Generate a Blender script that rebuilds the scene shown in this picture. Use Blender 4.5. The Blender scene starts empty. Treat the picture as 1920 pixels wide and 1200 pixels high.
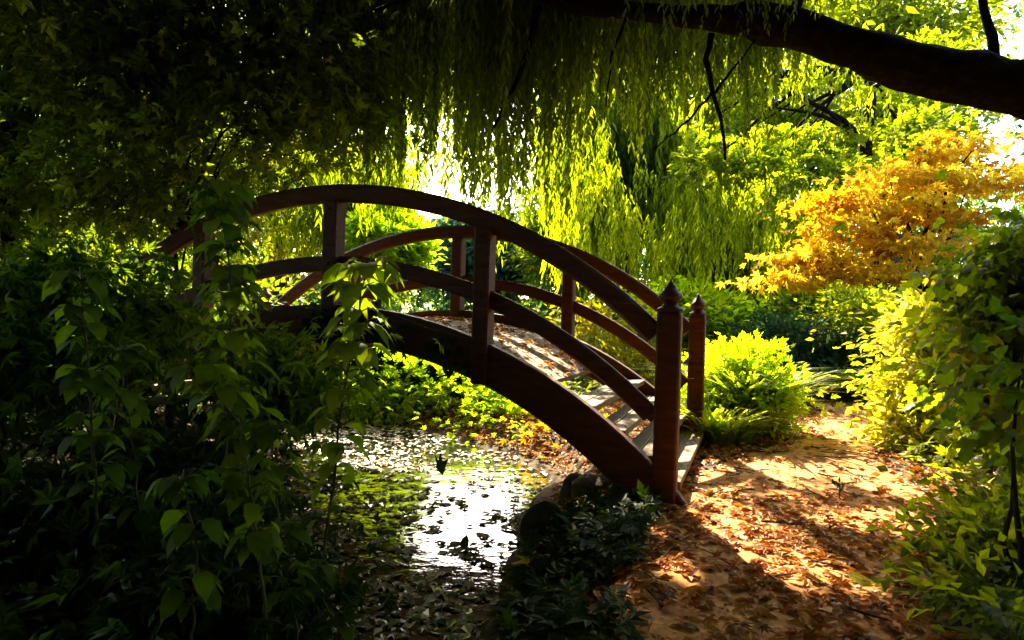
import bpy, math
import numpy as np
from mathutils import Matrix, Vector

# ------------------------------------------------------------------ camera, world, sun
SC = bpy.context.scene
COL = SC.collection
RAD = math.radians
F_PX = 1280.0                 # focal length in pixels of the 1920 wide photograph
EYE = 1.181
camd = bpy.data.cameras.new('camera')
camd.sensor_width = 36.0
camd.lens = 24.0
camd.clip_start = 0.05
camd.clip_end = 3000
cam = bpy.data.objects.new('camera', camd)
COL.objects.link(cam)
cam.matrix_world = Matrix.Translation((0, 0, EYE)) @ Matrix.Rotation(RAD(90 - 0.4), 4, 'X') @ Matrix.Rotation(RAD(1.7), 4, 'Z')
SC.camera = cam
CM = np.array(cam.matrix_world.to_3x3())

SUN_AZ, SUN_EL = -4.0, 37.0   # degrees from +Y towards +X, and above the horizon
w = bpy.data.worlds.new('World')
SC.world = w
w.use_nodes = True
nt = w.node_tree
sky = nt.nodes.new('ShaderNodeTexSky')
sky.sky_type = 'NISHITA'
sky.sun_disc = False
sky.sun_elevation = RAD(SUN_EL)
sky.sun_rotation = RAD(SUN_AZ)
sky.dust_density = 3.0
bg = nt.nodes['Background']
nt.links.new(sky.outputs[0], bg.inputs['Color'])
bg.inputs['Strength'].default_value = 0.13
sd = bpy.data.lights.new('sun', 'SUN')
sd.energy = 5.0
sd.angle = RAD(0.5)
sd.color = (1.0, 0.84, 0.56)
sun = bpy.data.objects.new('sun', sd)
COL.objects.link(sun)
SDIR = Vector((math.sin(RAD(SUN_AZ)) * math.cos(RAD(SUN_EL)), math.cos(RAD(SUN_AZ)) * math.cos(RAD(SUN_EL)), math.sin(RAD(SUN_EL))))
sun.rotation_euler = SDIR.to_track_quat('Z', 'Y').to_euler()
SC.view_settings.view_transform = 'Standard'
SC.view_settings.look = 'None'
SC.view_settings.gamma = 1.0
SC.view_settings.exposure = 2.75
SC.render.engine = 'CYCLES'
SC.cycles.max_bounces = 8
SC.cycles.diffuse_bounces = 3
SC.cycles.glossy_bounces = 3
SC.cycles.transmission_bounces = 4
SC.cycles.use_denoising = True
SC.cycles.sample_clamp_indirect = 6.0


def P(px, py, Y):
    """a point of the photograph's view at depth Y (metres ahead)"""
    d = CM @ np.array([(px - 960) / F_PX, -(py - 600) / F_PX, -1.0])
    return np.array([0, 0, EYE]) + d * (Y / d[1])


rng = np.random.default_rng(7)


def U(a, b, n=None):
    return rng.uniform(a, b, n)


def unit(v):
    return v / np.maximum(np.linalg.norm(v, axis=-1, keepdims=True), 1e-9)


# ------------------------------------------------------------------ openings in the canopy that let sunbeams down
def at_z(px, py, z):
    d = CM @ np.array([(px - 960) / F_PX, -(py - 600) / F_PX, -1.0])
    return np.array([0, 0, EYE]) + d * ((z - EYE) / d[2])


BEAMS = []      # (foot of the beam, half width across, half length along the view)


def beam(px, py, rx, ry, z=0.0, Y=None):
    c = P(px, py, Y) if Y else at_z(px, py, z)
    if Y:
        BEAMS.append((c, rx, ry))
    else:
        BEAMS.append((c, rx * c[1] / F_PX, abs(at_z(px, py - ry, z)[1] - at_z(px, py + ry, z)[1]) / 2))


for a_ in ((1470, 1070, 95, 85), (1335, 930, 70, 35), (1680, 1005, 150, 26), (1665, 1140, 55, 60), (1285, 1110, 50, 30), (1600, 855, 190, 75), (1450, 1010, 60, 40), (1385, 1030, 30, 40), (1235, 1030, 28, 16), (1180, 1150, 40, 30)):
    beam(*a_)
for a_ in ((.35, 5.2, 1.12, .35, .35), (.15, 5.9, 1.2, .45, .4)):
    BEAMS.append((np.array(a_[:3]), a_[3], a_[4]))
for a_ in ((690, 520, .22, .3, 0, 2.6), (430, 560, .12, .2, 0, 2.5), (240, 480, .2, .3, 0, 4.4)):
    beam(*a_)
for a_ in ((-2.4, 4.9, .6, .6, .35), (-1.2, 7.0, -.2, 1.0, .9), (-.3, 6.2, -.2, .4, .6), (-.6, 9.0, .5, 1.6, .8), (2.1, 7.3, .8, .7, .6), (3.8, 6.6, .9, .8, .6), (3.5, 7.8, 0, 1.0, 1.6), (2.6, 5.8, 0, 1.3, .9), (5.6, 11.3, 2.9, 2.6, 1.0), (2.3, 7.2, .7, .7, .6)):
    BEAMS.append((np.array(a_[:3]), a_[3], a_[4]))


def in_beam(pos):
    k = np.zeros(len(pos), bool)
    sd_ = np.array([math.sin(math.radians(SUN_AZ)), math.cos(math.radians(SUN_AZ)), math.tan(math.radians(SUN_EL))])
    for (c, rx, ry) in BEAMS:
        h = pos[:, 2] - c[2]
        q = pos[:, :2] - sd_[:2] * (h / sd_[2])[:, None] - c[:2]
        wob = 1 + .3 * np.sin(7 * q[:, 0] / rx + 3 * q[:, 1]) * np.cos(5 * q[:, 1] / ry)
        k |= (h > .3) & ((q[:, 0] / rx) ** 2 + (q[:, 1] / ry) ** 2 < wob)
    return k


# ------------------------------------------------------------------ mesh builder
class MB:
    def __init__(s, gap=False):
        s.V = []; s.F = []; s.T = []; s.n = 0; s.gap = gap

    def add(s, v, faces, tint=0.5):
        v = np.asarray(v, float).reshape(-1, 3)
        for f in (faces if isinstance(faces, list) else [faces]):
            f = np.asarray(f, int)
            if len(f) == 0:
                continue
            s.F.append(f + s.n)
            t = np.empty(len(f)); t[:] = tint
            s.T.append(t)
        s.V.append(v)
        s.n += len(v)

    def box(s, c, h, R=None, tint=0.5, bev=0.0):
        """a box with chamfered edges: centre, half sizes, optional rotation"""
        h = np.asarray(h, float)
        b = min(bev, 0.45 * h.min())
        if b <= 0:
            v = np.array([[x, y, z] for x in (-1, 1) for y in (-1, 1) for z in (-1, 1)]) * h
            f = np.array([[0, 1, 3, 2], [4, 6, 7, 5], [0, 4, 5, 1], [2, 3, 7, 6], [0, 2, 6, 4], [1, 5, 7, 3]])
            fs = [f]
        else:
            v = []; idx = {}
            for x in (-1, 1):
                for y in (-1, 1):
                    for z in (-1, 1):
                        for ax in range(3):
                            p = np.array([x, y, z]) * (h - b)
                            p[ax] = (x, y, z)[ax] * h[ax]
                            idx[(x, y, z, ax)] = len(v); v.append(p)
            v = np.array(v)
            q = []; t3 = []
            for ax in range(3):
                o = [a for a in range(3) if a != ax]
                for sg in (-1, 1):
                    ring = []
                    for (u, w_) in ((-1, -1), (1, -1), (1, 1), (-1, 1)):
                        k = [0, 0, 0]; k[ax] = sg; k[o[0]] = u; k[o[1]] = w_
                        ring.append(idx[(*k, ax)])
                    flip = (sg < 0) ^ (ax == 1)
                    q.append(ring[::-1] if flip else ring)
            for ax in range(3):
                o = [a for a in range(3) if a != ax]
                for u in (-1, 1):
                    for w_ in (-1, 1):
                        k0 = [0, 0, 0]; k0[o[0]] = u; k0[o[1]] = w_
                        ka = list(k0); kb = list(k0); ka[ax] = -1; kb[ax] = 1
                        q.append([idx[(*ka, o[0])], idx[(*kb, o[0])], idx[(*kb, o[1])], idx[(*ka, o[1])]])
            for x in (-1, 1):
                for y in (-1, 1):
                    for z in (-1, 1):
                        t3.append([idx[(x, y, z, a)] for a in range(3)])
            fs = [np.array(q), np.array(t3)]
        if R is not None:
            v = v @ np.asarray(R, float).T
        s.add(v + np.asarray(c, float), fs, tint)

    def tube(s, pts, rad, seg=8, cap=True, tint=0.5, wob=0.0):
        pts = np.asarray(pts, float); rad = np.asarray(rad, float)
        n = len(pts)
        t = np.gradient(pts, axis=0); t = unit(t)
        ref = np.array([0.0, 0, 1]) if abs(t[0][2]) < 0.9 else np.array([1.0, 0, 0])
        ang = np.linspace(0, 2 * np.pi, seg, endpoint=False)
        V = []
        u = unit(np.cross(t[0], ref))
        for i in range(n):
            u = unit(u - t[i] * np.dot(u, t[i])); w_ = np.cross(t[i], u)
            r = rad[i] * (1 + wob * rng.normal(0, 1, seg))
            V.append(pts[i] + (np.cos(ang)[:, None] * u + np.sin(ang)[:, None] * w_) * r[:, None])
        V = np.concatenate(V)
        i, j = np.meshgrid(np.arange(n - 1), np.arange(seg), indexing='ij')
        j2 = (j + 1) % seg
        q = np.stack([i * seg + j, i * seg + j2, (i + 1) * seg + j2, (i + 1) * seg + j], -1).reshape(-1, 4)
        fs = [q]
        if cap:
            fs.append(np.array([list(range(seg))[::-1], list(range((n - 1) * seg, n * seg))]))
        s.add(V, fs, tint)

    def leaves(s, tmpl, pos, dirv, nrm, size, tint):
        tv, tf = tmpl
        pos = np.asarray(pos, float); N = len(pos)
        if s.gap and N:
            k = ~in_beam(pos)
            pick = lambda v: np.asarray(v, float)[k] if np.ndim(v) and len(v) == N and N > 1 else v
            pos = pos[k]; dirv = np.asarray(dirv, float)[k]; nrm = np.asarray(nrm, float)[k]; size = pick(size); tint = pick(tint); N = len(pos)
        if N == 0:
            return
        x = unit(np.asarray(dirv, float))
        z = np.asarray(nrm, float); z = unit(z - x * np.sum(x * z, -1, keepdims=True))
        y = np.cross(z, x)
        size = np.broadcast_to(np.asarray(size, float), (N,))
        V = pos[:, None, :] + size[:, None, None] * (tv[None, :, 0:1] * x[:, None] + tv[None, :, 1:2] * y[:, None] + tv[None, :, 2:3] * z[:, None])
        f = (tf[None] + (np.arange(N) * len(tv))[:, None, None]).reshape(-1, tf.shape[1])
        t = np.repeat(np.broadcast_to(np.asarray(tint, float), (N,)), len(tf))
        s.add(V.reshape(-1, 3), f, t)

    def build(s, name, mat, parent=None, smooth=False, origin=None):
        V = np.concatenate(s.V)
        if origin is not None:
            V = V - np.asarray(origin, float)
        me = bpy.data.meshes.new(name)
        nl = sum(f.size for f in s.F); nf = sum(len(f) for f in s.F)
        me.vertices.add(len(V)); me.vertices.foreach_set('co', V.astype(np.float32).ravel())
        me.loops.add(nl); me.loops.foreach_set('vertex_index', np.concatenate([f.ravel() for f in s.F]).astype(np.int32))
        me.polygons.add(nf)
        tot = np.concatenate([np.full(len(f), f.shape[1]) for f in s.F])
        st = np.concatenate([[0], np.cumsum(tot)[:-1]])
        me.polygons.foreach_set('loop_start', st.astype(np.int32))
        try:
            me.polygons.foreach_set('loop_total', tot.astype(np.int32))
        except Exception:
            pass
        me.polygons.foreach_set('use_smooth', np.full(nf, bool(smooth)))
        at = me.attributes.new('tint', 'FLOAT', 'FACE')
        at.data.foreach_set('value', np.concatenate(s.T).astype(np.float32))
        me.update(calc_edges=True)
        me.validate()
        me.materials.append(mat)
        o = bpy.data.objects.new(name, me)
        COL.objects.link(o)
        if parent is not None:
            o.parent = parent
        elif origin is not None:
            o.location = Vector(origin)
        return o


def tag(o, label=None, cat=None, group=None, kind=None):
    if label: o['label'] = label
    if cat: o['category'] = cat
    if group: o['group'] = group
    if kind: o['kind'] = kind
    return o


def thing(name, label, cat, loc=(0, 0, 0), group=None):
    o = bpy.data.objects.new(name, None)
    o.empty_display_size = 0.2
    COL.objects.link(o)
    o.location = Vector(loc)
    return tag(o, label, cat, group)


# ------------------------------------------------------------------ leaf templates (x along the leaf, z its normal)
def T_(v, f):
    return np.array(v, float), np.array(f, int)


LEAF = T_([[0, 0, 0], [.42, .27, .07], [1, 0, -.06], [.42, -.27, .07]], [[0, 2, 1], [0, 3, 2]])
BLADE = T_([[0, 0, 0], [.4, .13, .03], [1, 0, -.15], [.4, -.13, .03]], [[0, 2, 1], [0, 3, 2]])


def maple_tmpl():
    ang = np.radians([0, 24, 46, 70, 100, 132, 180, 228, 260, 290, 314, 336])
    rr = np.array([.62, .27, .55, .24, .42, .2, .16, .2, .42, .24, .55, .27])
    v = [[.12, 0, .0]] + [[.16 + r * math.cos(a), r * math.sin(a), (.05 if r < .3 else -.05)] for a, r in zip(ang, rr)]
    n = len(ang)
    return T_(v, [[0, 1 + i, 1 + (i + 1) % n] for i in range(n)])


MAPLE = maple_tmpl()


MAPLE_D = (MAPLE[0] * [1, 1, 1] + np.stack([0 * MAPLE[0][:, 0], 0 * MAPLE[0][:, 0], -.55 * MAPLE[0][:, 0] ** 2 - .35 * MAPLE[0][:, 1] ** 2], -1), MAPLE[1])


def tuft_tmpl():
    # a small spray of five leaves
    V = []; Fc = []
    for a, x0, l in ((0, .25, .75), (40, .1, .6), (-42, .12, .6), (80, .0, .42), (-78, .02, .42)):
        ca, sa = math.cos(RAD(a)), math.sin(RAD(a))
        b = len(V)
        for (x, y, z) in ((0, 0, 0), (.45, .23, .06), (1, 0, -.1), (.45, -.23, .06)):
            X, Y = x * l, y * l
            V.append([x0 + X * ca - Y * sa, X * sa + Y * ca, z * l])
        Fc += [[b, b + 2, b + 1], [b, b + 3, b + 2]]
    return T_(V, Fc)


TUFT = tuft_tmpl()


def broad_tmpl(droop=0.5, wid=.36):
    # a large pointed leaf: midrib of 7 points, folded along it, drooping at the tip
    xs = np.array([0, .06, .2, .4, .62, .84, 1.0])
    ws = np.array([.0, .2, .34, wid, .27, .1, .0])
    V = []; Fc = []
    for x, w_ in zip(xs, ws):
        z = -droop * x * x
        zz = z - .12 * w_ + .02 * math.sin(9 * x)
        xx = x - .25 * droop * x * x
        V += [[xx, 0, z], [xx - (.08 if 0 < x < .1 else 0), w_, zz + .09 * w_], [xx - (.08 if 0 < x < .1 else 0), -w_, zz + .09 * w_]]
    for i in range(len(xs) - 1):
        a, b = 3 * i, 3 * i + 3
        Fc += [[a, b, b + 1], [a, b + 1, a + 1], [a, a + 2, b + 2], [a, b + 2, b]]
    return T_(V, Fc)


BROAD = broad_tmpl(.6, .3)
BROAD_FLAT = broad_tmpl(.25, .3)
LANCE = broad_tmpl(.35, .17)


# ------------------------------------------------------------------ materials
def mat_new(name):
    m = bpy.data.materials.new(name)
    m.use_nodes = True
    n = m.node_tree.nodes
    return m, n, m.node_tree.links, n['Principled BSDF'], n['Material Output']


def ramp(n, cols, interp='LINEAR'):
    r = n.new('ShaderNodeValToRGB')
    r.color_ramp.interpolation = interp
    e = r.color_ramp.elements
    while len(e) < len(cols):
        e.new(0.5)
    for i, c in enumerate(cols):
        e[i].position = i / max(1, len(cols) - 1)
        e[i].color = (*c, 1)
    return r


def leaf_mat(name, refl, trans, mix=.55, rough=.55, spec=.18, bump=False):
    m, n, l, p, out = mat_new(name)
    at = n.new('ShaderNodeAttribute'); at.attribute_name = 'tint'
    a = ramp(n, refl); b = ramp(n, trans)
    tc = n.new('ShaderNodeTexCoord'); nz = n.new('ShaderNodeTexNoise')
    nz.inputs['Scale'].default_value = 34; nz.inputs['Detail'].default_value = 3
    l.new(tc.outputs['Object'], nz.inputs['Vector'])
    ad = n.new('ShaderNodeMath'); ad.operation = 'MULTIPLY_ADD'; ad.inputs[1].default_value = .7
    sb = n.new('ShaderNodeMath'); sb.operation = 'SUBTRACT'; sb.inputs[1].default_value = .35
    l.new(at.outputs['Fac'], sb.inputs[0]); l.new(nz.outputs['Fac'], ad.inputs[0]); l.new(sb.outputs[0], ad.inputs[2])
    l.new(ad.outputs[0], a.inputs['Fac']); l.new(ad.outputs[0], b.inputs['Fac'])
    l.new(a.outputs['Color'], p.inputs['Base Color'])
    p.inputs['Roughness'].default_value = rough
    p.inputs['Specular IOR Level'].default_value = spec
    if mix > 0:
        t = n.new('ShaderNodeBsdfTranslucent')
        l.new(b.outputs['Color'], t.inputs['Color'])
        ms = n.new('ShaderNodeMixShader'); ms.inputs[0].default_value = mix
        l.new(p.outputs[0], ms.inputs[1]); l.new(t.outputs[0], ms.inputs[2])
        l.new(ms.outputs[0], out.inputs['Surface'])
    return m


def noise_mat(name, cols, scale=6, rough=.8, bump=.3, stretch=(1, 1, 1), detail=6, spec=.3, fine=0):
    m, n, l, p, out = mat_new(name)
    tc = n.new('ShaderNodeTexCoord'); mp = n.new('ShaderNodeMapping')
    mp.inputs['Scale'].default_value = stretch
    l.new(tc.outputs['Object'], mp.inputs['Vector'])
    nz = n.new('ShaderNodeTexNoise'); nz.inputs['Scale'].default_value = scale
    nz.inputs['Detail'].default_value = detail; nz.inputs['Roughness'].default_value = .65
    l.new(mp.outputs[0], nz.inputs['Vector'])
    mr = n.new('ShaderNodeMapRange'); mr.inputs[1].default_value = .3; mr.inputs[2].default_value = .7
    l.new(nz.outputs['Fac'], mr.inputs[0])
    r = ramp(n, cols)
    l.new(mr.outputs[0], r.inputs['Fac'])
    if fine:
        n2 = n.new('ShaderNodeTexVoronoi'); n2.inputs['Scale'].default_value = fine
        l.new(tc.outputs['Object'], n2.inputs['Vector'])
        hs = n.new('ShaderNodeMix'); hs.data_type = 'RGBA'; hs.blend_type = 'MULTIPLY'; hs.inputs[0].default_value = .7
        rr = ramp(n, [(.35, .3, .25), (1, .95, .9), (1.35, 1.25, 1.1)])
        l.new(n2.outputs['Color'], rr.inputs['Fac'])
        l.new(r.outputs['Color'], hs.inputs[6]); l.new(rr.outputs['Color'], hs.inputs[7])
        l.new(hs.outputs[2], p.inputs['Base Color'])
    else:
        l.new(r.outputs['Color'], p.inputs['Base Color'])
    p.inputs['Roughness'].default_value = rough
    p.inputs['Specular IOR Level'].default_value = spec
    b = n.new('ShaderNodeBump'); b.inputs['Strength'].default_value = bump; b.inputs['Distance'].default_value = .03
    l.new(nz.outputs['Fac'], b.inputs['Height']); l.new(b.outputs[0], p.inputs['Normal'])
    return m


G0, G1, G2 = (.018, .04, .004), (.04, .085, .006), (.08, .13, .008)
M = {}
M['willow'] = leaf_mat('willow_leaf_lit', [(.03, .055, .003), (.06, .10, .004), (.09, .13, .004)],
                       [(.08, .14, .002), (.28, .38, .003), (.66, .74, .006)], .65)  # lit copy of the willow leaf: backlight painted into brighter tones
M['willow_shaded'] = leaf_mat('willow_leaf_shaded', [(.03, .05, .002), (.05, .08, .003), (.07, .11, .003)],
                            [(.09, .13, .002), (.25, .33, .003), (.48, .56, .004)], .6)  # shaded copy of the same leaf, shade painted into the colour
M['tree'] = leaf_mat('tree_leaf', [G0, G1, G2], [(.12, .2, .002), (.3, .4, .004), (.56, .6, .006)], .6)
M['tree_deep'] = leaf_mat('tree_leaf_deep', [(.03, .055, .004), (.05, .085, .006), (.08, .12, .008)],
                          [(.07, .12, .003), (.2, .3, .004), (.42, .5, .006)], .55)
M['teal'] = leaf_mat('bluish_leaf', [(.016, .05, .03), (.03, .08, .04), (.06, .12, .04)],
                     [(.03, .09, .04), (.08, .18, .05), (.2, .32, .05)], .5)  # bluish tone also paints distance haze into the far trees
M['olive'] = leaf_mat('olive_leaf', [(.05, .06, .004), (.08, .09, .006), (.12, .11, .008)],
                      [(.2, .22, .003), (.4, .38, .004), (.6, .45, .006)], .55)
M['gold'] = leaf_mat('gold_maple_leaf', [(.2, .06, .004), (.42, .24, .008), (.55, .38, .014)],
                     [(.5, .16, .004), (.88, .56, .01), (.95, .78, .04)], .62)
M['lime'] = leaf_mat('lime_leaf', [(.05, .10, .003), (.08, .14, .004), (.12, .16, .006)],
                     [(.3, .52, .003), (.55, .76, .004), (.78, .84, .01)], .75)
M['lemon'] = leaf_mat('lemon_leaf', [(.09, .11, .008), (.15, .16, .012), (.22, .2, .03)],
                      [(.42, .44, .006), (.72, .68, .012), (.9, .82, .1)], .65)
M['broad'] = leaf_mat('sapling_leaf', [(.04, .075, .004), (.07, .115, .005), (.11, .16, .008)],
                      [(.07, .16, .004), (.2, .32, .004), (.36, .48, .006)], .55, .6, .06)
M['ivy'] = leaf_mat('ivy_leaf', [(.012, .026, .003), (.022, .042, .004), (.045, .07, .006)],
                    [(.02, .04, .003), (.04, .08, .004), (.08, .14, .006)], .35)
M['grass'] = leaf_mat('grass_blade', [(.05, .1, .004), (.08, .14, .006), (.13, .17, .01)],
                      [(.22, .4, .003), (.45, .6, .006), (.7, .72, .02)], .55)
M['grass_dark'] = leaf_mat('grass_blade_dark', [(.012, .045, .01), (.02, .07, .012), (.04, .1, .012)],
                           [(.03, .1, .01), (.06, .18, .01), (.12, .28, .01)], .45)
M['litter'] = leaf_mat('fallen_leaf', [(.09, .03, .005), (.28, .09, .01), (.5, .21, .025), (.42, .1, .01), (.58, .33, .06)],
                       [(.2, .06, .005), (.4, .14, .01), (.5, .25, .02), (.5, .1, .01), (.6, .36, .04)], .25, .55)
M['floating'] = leaf_mat('floating_leaf', [(.05, .07, .01), (.14, .14, .03), (.40, .26, .16), (.62, .5, .32), (.5, .3, .24), (.12, .15, .02)],
                         [(.05, .05, .01)] * 2, 0, .3, .75)  # pale and pinkish tones paint the glancing light's sheen onto the leaves
M['bark'] = noise_mat('bark', [(.012, .008, .005), (.035, .024, .014), (.07, .05, .03)], 9, .9, .8, (1, 1, .25))
M['bark_black'] = noise_mat('dark_bark', [(.004, .003, .002), (.012, .008, .005), (.032, .022, .014)], 14, .95, 1.0, (1, 1, 1), 10, .1)
M['twig'] = noise_mat('twig', [(.02, .012, .006), (.05, .032, .015)], 20, .8, .2)
M['stem'] = noise_mat('green_stem', [(.05, .04, .012), (.10, .09, .025)], 12, .6, .1)
M['wood'] = noise_mat('stained_wood', [(.03, .008, .003), (.08, .019, .006), (.10, .026, .008), (.15, .046, .016)], 6, .55, .5, (1, 5, 5), 10, .3)
M['iron'] = noise_mat('rusty_iron', [(.02, .012, .008), (.06, .03, .018)], 40, .6, .2)
M['plank'] = noise_mat('weathered_plank', [(.10, .06, .03), (.18, .115, .06), (.27, .18, .10)], 7, .75, .35, (7, 1, 7), 8)
M['greyplank'] = noise_mat('grey_plank', [(.2, .19, .12), (.3, .28, .18), (.4, .38, .25)], 7, .8, .3, (1, 6, 6), 8)
M['rock'] = noise_mat('mossy_rock', [(.02, .025, .012), (.06, .05, .035), (.12, .10, .075)], 5, .9, .8)
M['paleRock'] = noise_mat('pale_rock', [(.3, .26, .2), (.5, .44, .36), (.62, .56, .48)], 6, .85, .6)


# ------------------------------------------------------------------ ground, path, water
POND = np.array([(-.08, 2.2), (.02, 3.04), (.12, 3.98), (.2, 4.8), (.46, 5.8), (.42, 6.3), (.1, 7.0), (-.69, 8.0), (-1.95, 9.2),
                 (-2.7, 8.9), (-3.0, 7.4), (-2.75, 5.8), (-2.15, 4.5), (-1.6, 3.3), (-1.15, 2.3)])
WATER_Z = -.25


def poly_sdf(x, y, poly):
    p = np.stack([x, y], -1)
    d = np.full(x.shape, 1e9); inside = np.zeros(x.shape, bool)
    n = len(poly)
    for i in range(n):
        a, b = poly[i], poly[(i + 1) % n]
        e = b - a; w_ = p - a
        t = np.clip((w_ @ e) / (e @ e), 0, 1)
        d = np.minimum(d, np.linalg.norm(w_ - t[..., None] * e, axis=-1))
        c = ((a[1] > y) != (b[1] > y)) & (x < (b[0] - a[0]) * (y - a[1]) / (b[1] - a[1] + 1e-12) + a[0])
        inside ^= c
    return np.where(inside, -d, d)


def wav(x, y):
    return (np.sin(1.7 * x + 2.3 * y) + np.sin(3.1 * x - 1.3 * y + 1) + .6 * np.sin(5.3 * x + 4.1 * y + 2) + .4 * np.sin(9.7 * x - 7.9 * y)) / 3


def sstep(t):
    t = np.clip(t, 0, 1)
    return t * t * (3 - 2 * t)


def ground_z(x, y):
    x = np.asarray(x, float); y = np.asarray(y, float)
    d = poly_sdf(x, y, POND) + .05 * wav(3 * x, 3 * y)
    far = sstep((np.hypot(x, y - 5) - 9) / 30)
    out = WATER_Z + .03 + .24 * sstep(d / .55) + .018 * wav(x, y) * sstep(d / .5) + far * .8 * (1 + .5 * wav(x * .1, y * .1))
    ins = WATER_Z + .03 - .45 * sstep(-d / .7)
    return np.where(d > 0, out, ins)


def gaxis(lo, hi, step, far, k=1.22):
    a = list(np.arange(lo, hi + 1e-6, step))
    s, v = step, a[-1]
    while v < far:
        s *= k; v += s; a.append(v)
    s, v = step, lo
    while v > -far:
        s *= k; v -= s; a.insert(0, v)
    return np.array(a)


def sheet(xs, ys, zf):
    X, Y = np.meshgrid(xs, ys, indexing='ij')
    Z = zf(X, Y)
    n, m = X.shape
    i, j = np.meshgrid(np.arange(n - 1), np.arange(m - 1), indexing='ij')
    q = np.stack([i * m + j, (i + 1) * m + j, (i + 1) * m + j + 1, i * m + j + 1], -1).reshape(-1, 4)
    return np.stack([X, Y, Z], -1).reshape(-1, 3), q


b = MB(); b.add(*sheet(gaxis(-4.5, 6, .07, 900), gaxis(.8, 11, .07, 900), ground_z))
M['soil'] = noise_mat('leafy_soil', [(.02, .014, .006), (.06, .035, .012), (.16, .085, .025)], 9, .95, .7, detail=9, fine=60)
ground = b.build('ground', M['soil'], smooth=True)
tag(ground, kind='structure')

PATH_L = np.array([(6.4, 13.5), (5.1, 11.2), (4.03, 9.05), (2.92, 6.95), (2.1, 6.05), (1.5, 5.35), (.95, 4.5), (.62, 3.6), (.35, 2.6), (.15, .3)])
PATH_R = np.array([(7.3, 13.0), (5.9, 10.8), (4.85, 9.0), (3.4, 6.3), (3.1, 5.2), (2.95, 4.5), (2.5, 3.7), (1.95, 3.0), (1.55, 2.4), (1.3, .3)])


def resample(p, n):
    s = np.concatenate([[0], np.cumsum(np.linalg.norm(np.diff(p, axis=0), axis=1))])
    t = np.linspace(0, s[-1], n)
    return np.stack([np.interp(t, s, p[:, k]) for k in range(p.shape[1])], -1)


pl, pr = resample(PATH_L, 160), resample(PATH_R, 160)
nu = 26
uu = np.linspace(0, 1, nu)
G = pl[:, None] * (1 - uu[None, :, None]) + pr[:, None] * uu[None, :, None]
edge = np.abs(uu - .5) * 2
G += (rng.normal(0, .035, (160, nu, 2)) * (edge > .95)[None, :, None])
PZ = ground_z(G[..., 0], G[..., 1]) + .014 - .02 * sstep((edge - .8) / .2)[None] + .006 * wav(G[..., 0] * 4, G[..., 1] * 4)
b = MB()
i, j = np.meshgrid(np.arange(159), np.arange(nu - 1), indexing='ij')
b.add(np.concatenate([G, PZ[..., None]], -1).reshape(-1, 3), np.stack([i * nu + j, (i + 1) * nu + j, (i + 1) * nu + j + 1, i * nu + j + 1], -1).reshape(-1, 4))
M['path'] = noise_mat('sandy_path', [(.20, .07, .014), (.52, .24, .065), (.74, .43, .17)], 4, .95, .6, detail=12, fine=45)
tag(b.build('path', M['path'], smooth=True), kind='structure')

b = MB(); b.add(*sheet(np.linspace(-4.2, 1.2, 12), np.linspace(1.6, 10, 14), lambda x, y: np.full(x.shape, WATER_Z)))
m, n, l, p, out = mat_new('pond_water')
p.inputs['Base Color'].default_value = (.012, .014, .006, 1)
p.inputs['Roughness'].default_value = .06
p.inputs['IOR'].default_value = 1.5
p.inputs['Specular IOR Level'].default_value = .9
tc = n.new('ShaderNodeTexCoord'); mp = n.new('ShaderNodeMapping'); mp.inputs['Scale'].default_value = (1, 1.6, 1)
nz = n.new('ShaderNodeTexNoise'); nz.inputs['Scale'].default_value = 5; nz.inputs['Detail'].default_value = 4
bp = n.new('ShaderNodeBump'); bp.inputs['Strength'].default_value = .16; bp.inputs['Distance'].default_value = .04
l.new(tc.outputs['Object'], mp.inputs['Vector']); l.new(mp.outputs[0], nz.inputs['Vector'])
l.new(nz.outputs['Fac'], bp.inputs['Height']); l.new(bp.outputs[0], p.inputs['Normal'])
tag(b.build('water', m), kind='structure')

# ------------------------------------------------------------------ the arched bridge
A0 = np.array([.957, 4.316])
AX = np.array([-.9427, .3335])
BW, BL, SM = 2.282, 4.9, 2.45
broot = thing('arched_bridge', 'dark red-brown wooden arched footbridge with curved handrails over the leafy pond', 'bridge', (A0[0], A0[1], 0))
broot.rotation_euler = (0, 0, math.atan2(AX[1], AX[0]))


def arc_bar(mb, peak, R, h, th, y, s0, s1, n=48, bev=.012):
    """a curved bar in the bridge's x-z plane: top radius R, depth h, thickness th centred on y"""
    s = np.linspace(s0, s1, n)
    ang = np.arcsin(np.clip((s - SM) / R, -1, 1))
    prof = [(-.5, -bev), (-.5, -h + bev), (-.5 + bev / th, -h), (.5 - bev / th, -h), (.5, -h + bev), (.5, -bev), (.5 - bev / th, 0), (-.5 + bev / th, 0)]
    V = []
    for a in ang:
        for (u, d) in prof:
            r = R + d
            V.append([SM + r * math.sin(a), y + u * th, peak - R + r * math.cos(a)])
    k = len(prof)
    i, j = np.meshgrid(np.arange(n - 1), np.arange(k), indexing='ij'); j2 = (j + 1) % k
    q = np.stack([i * k + j, i * k + j2, (i + 1) * k + j2, (i + 1) * k + j], -1).reshape(-1, 4)
    mb.add(V, [q, np.array([list(range(k))[::-1], list(range((n - 1) * k, n * k))])])


RB = 3.53
PEAK_B, PEAK_M, PEAK_R = 1.22, 1.585, 2.12


def arc_z(s, peak):
    return peak - RB + math.sqrt(RB * RB - (s - SM) ** 2)


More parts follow.
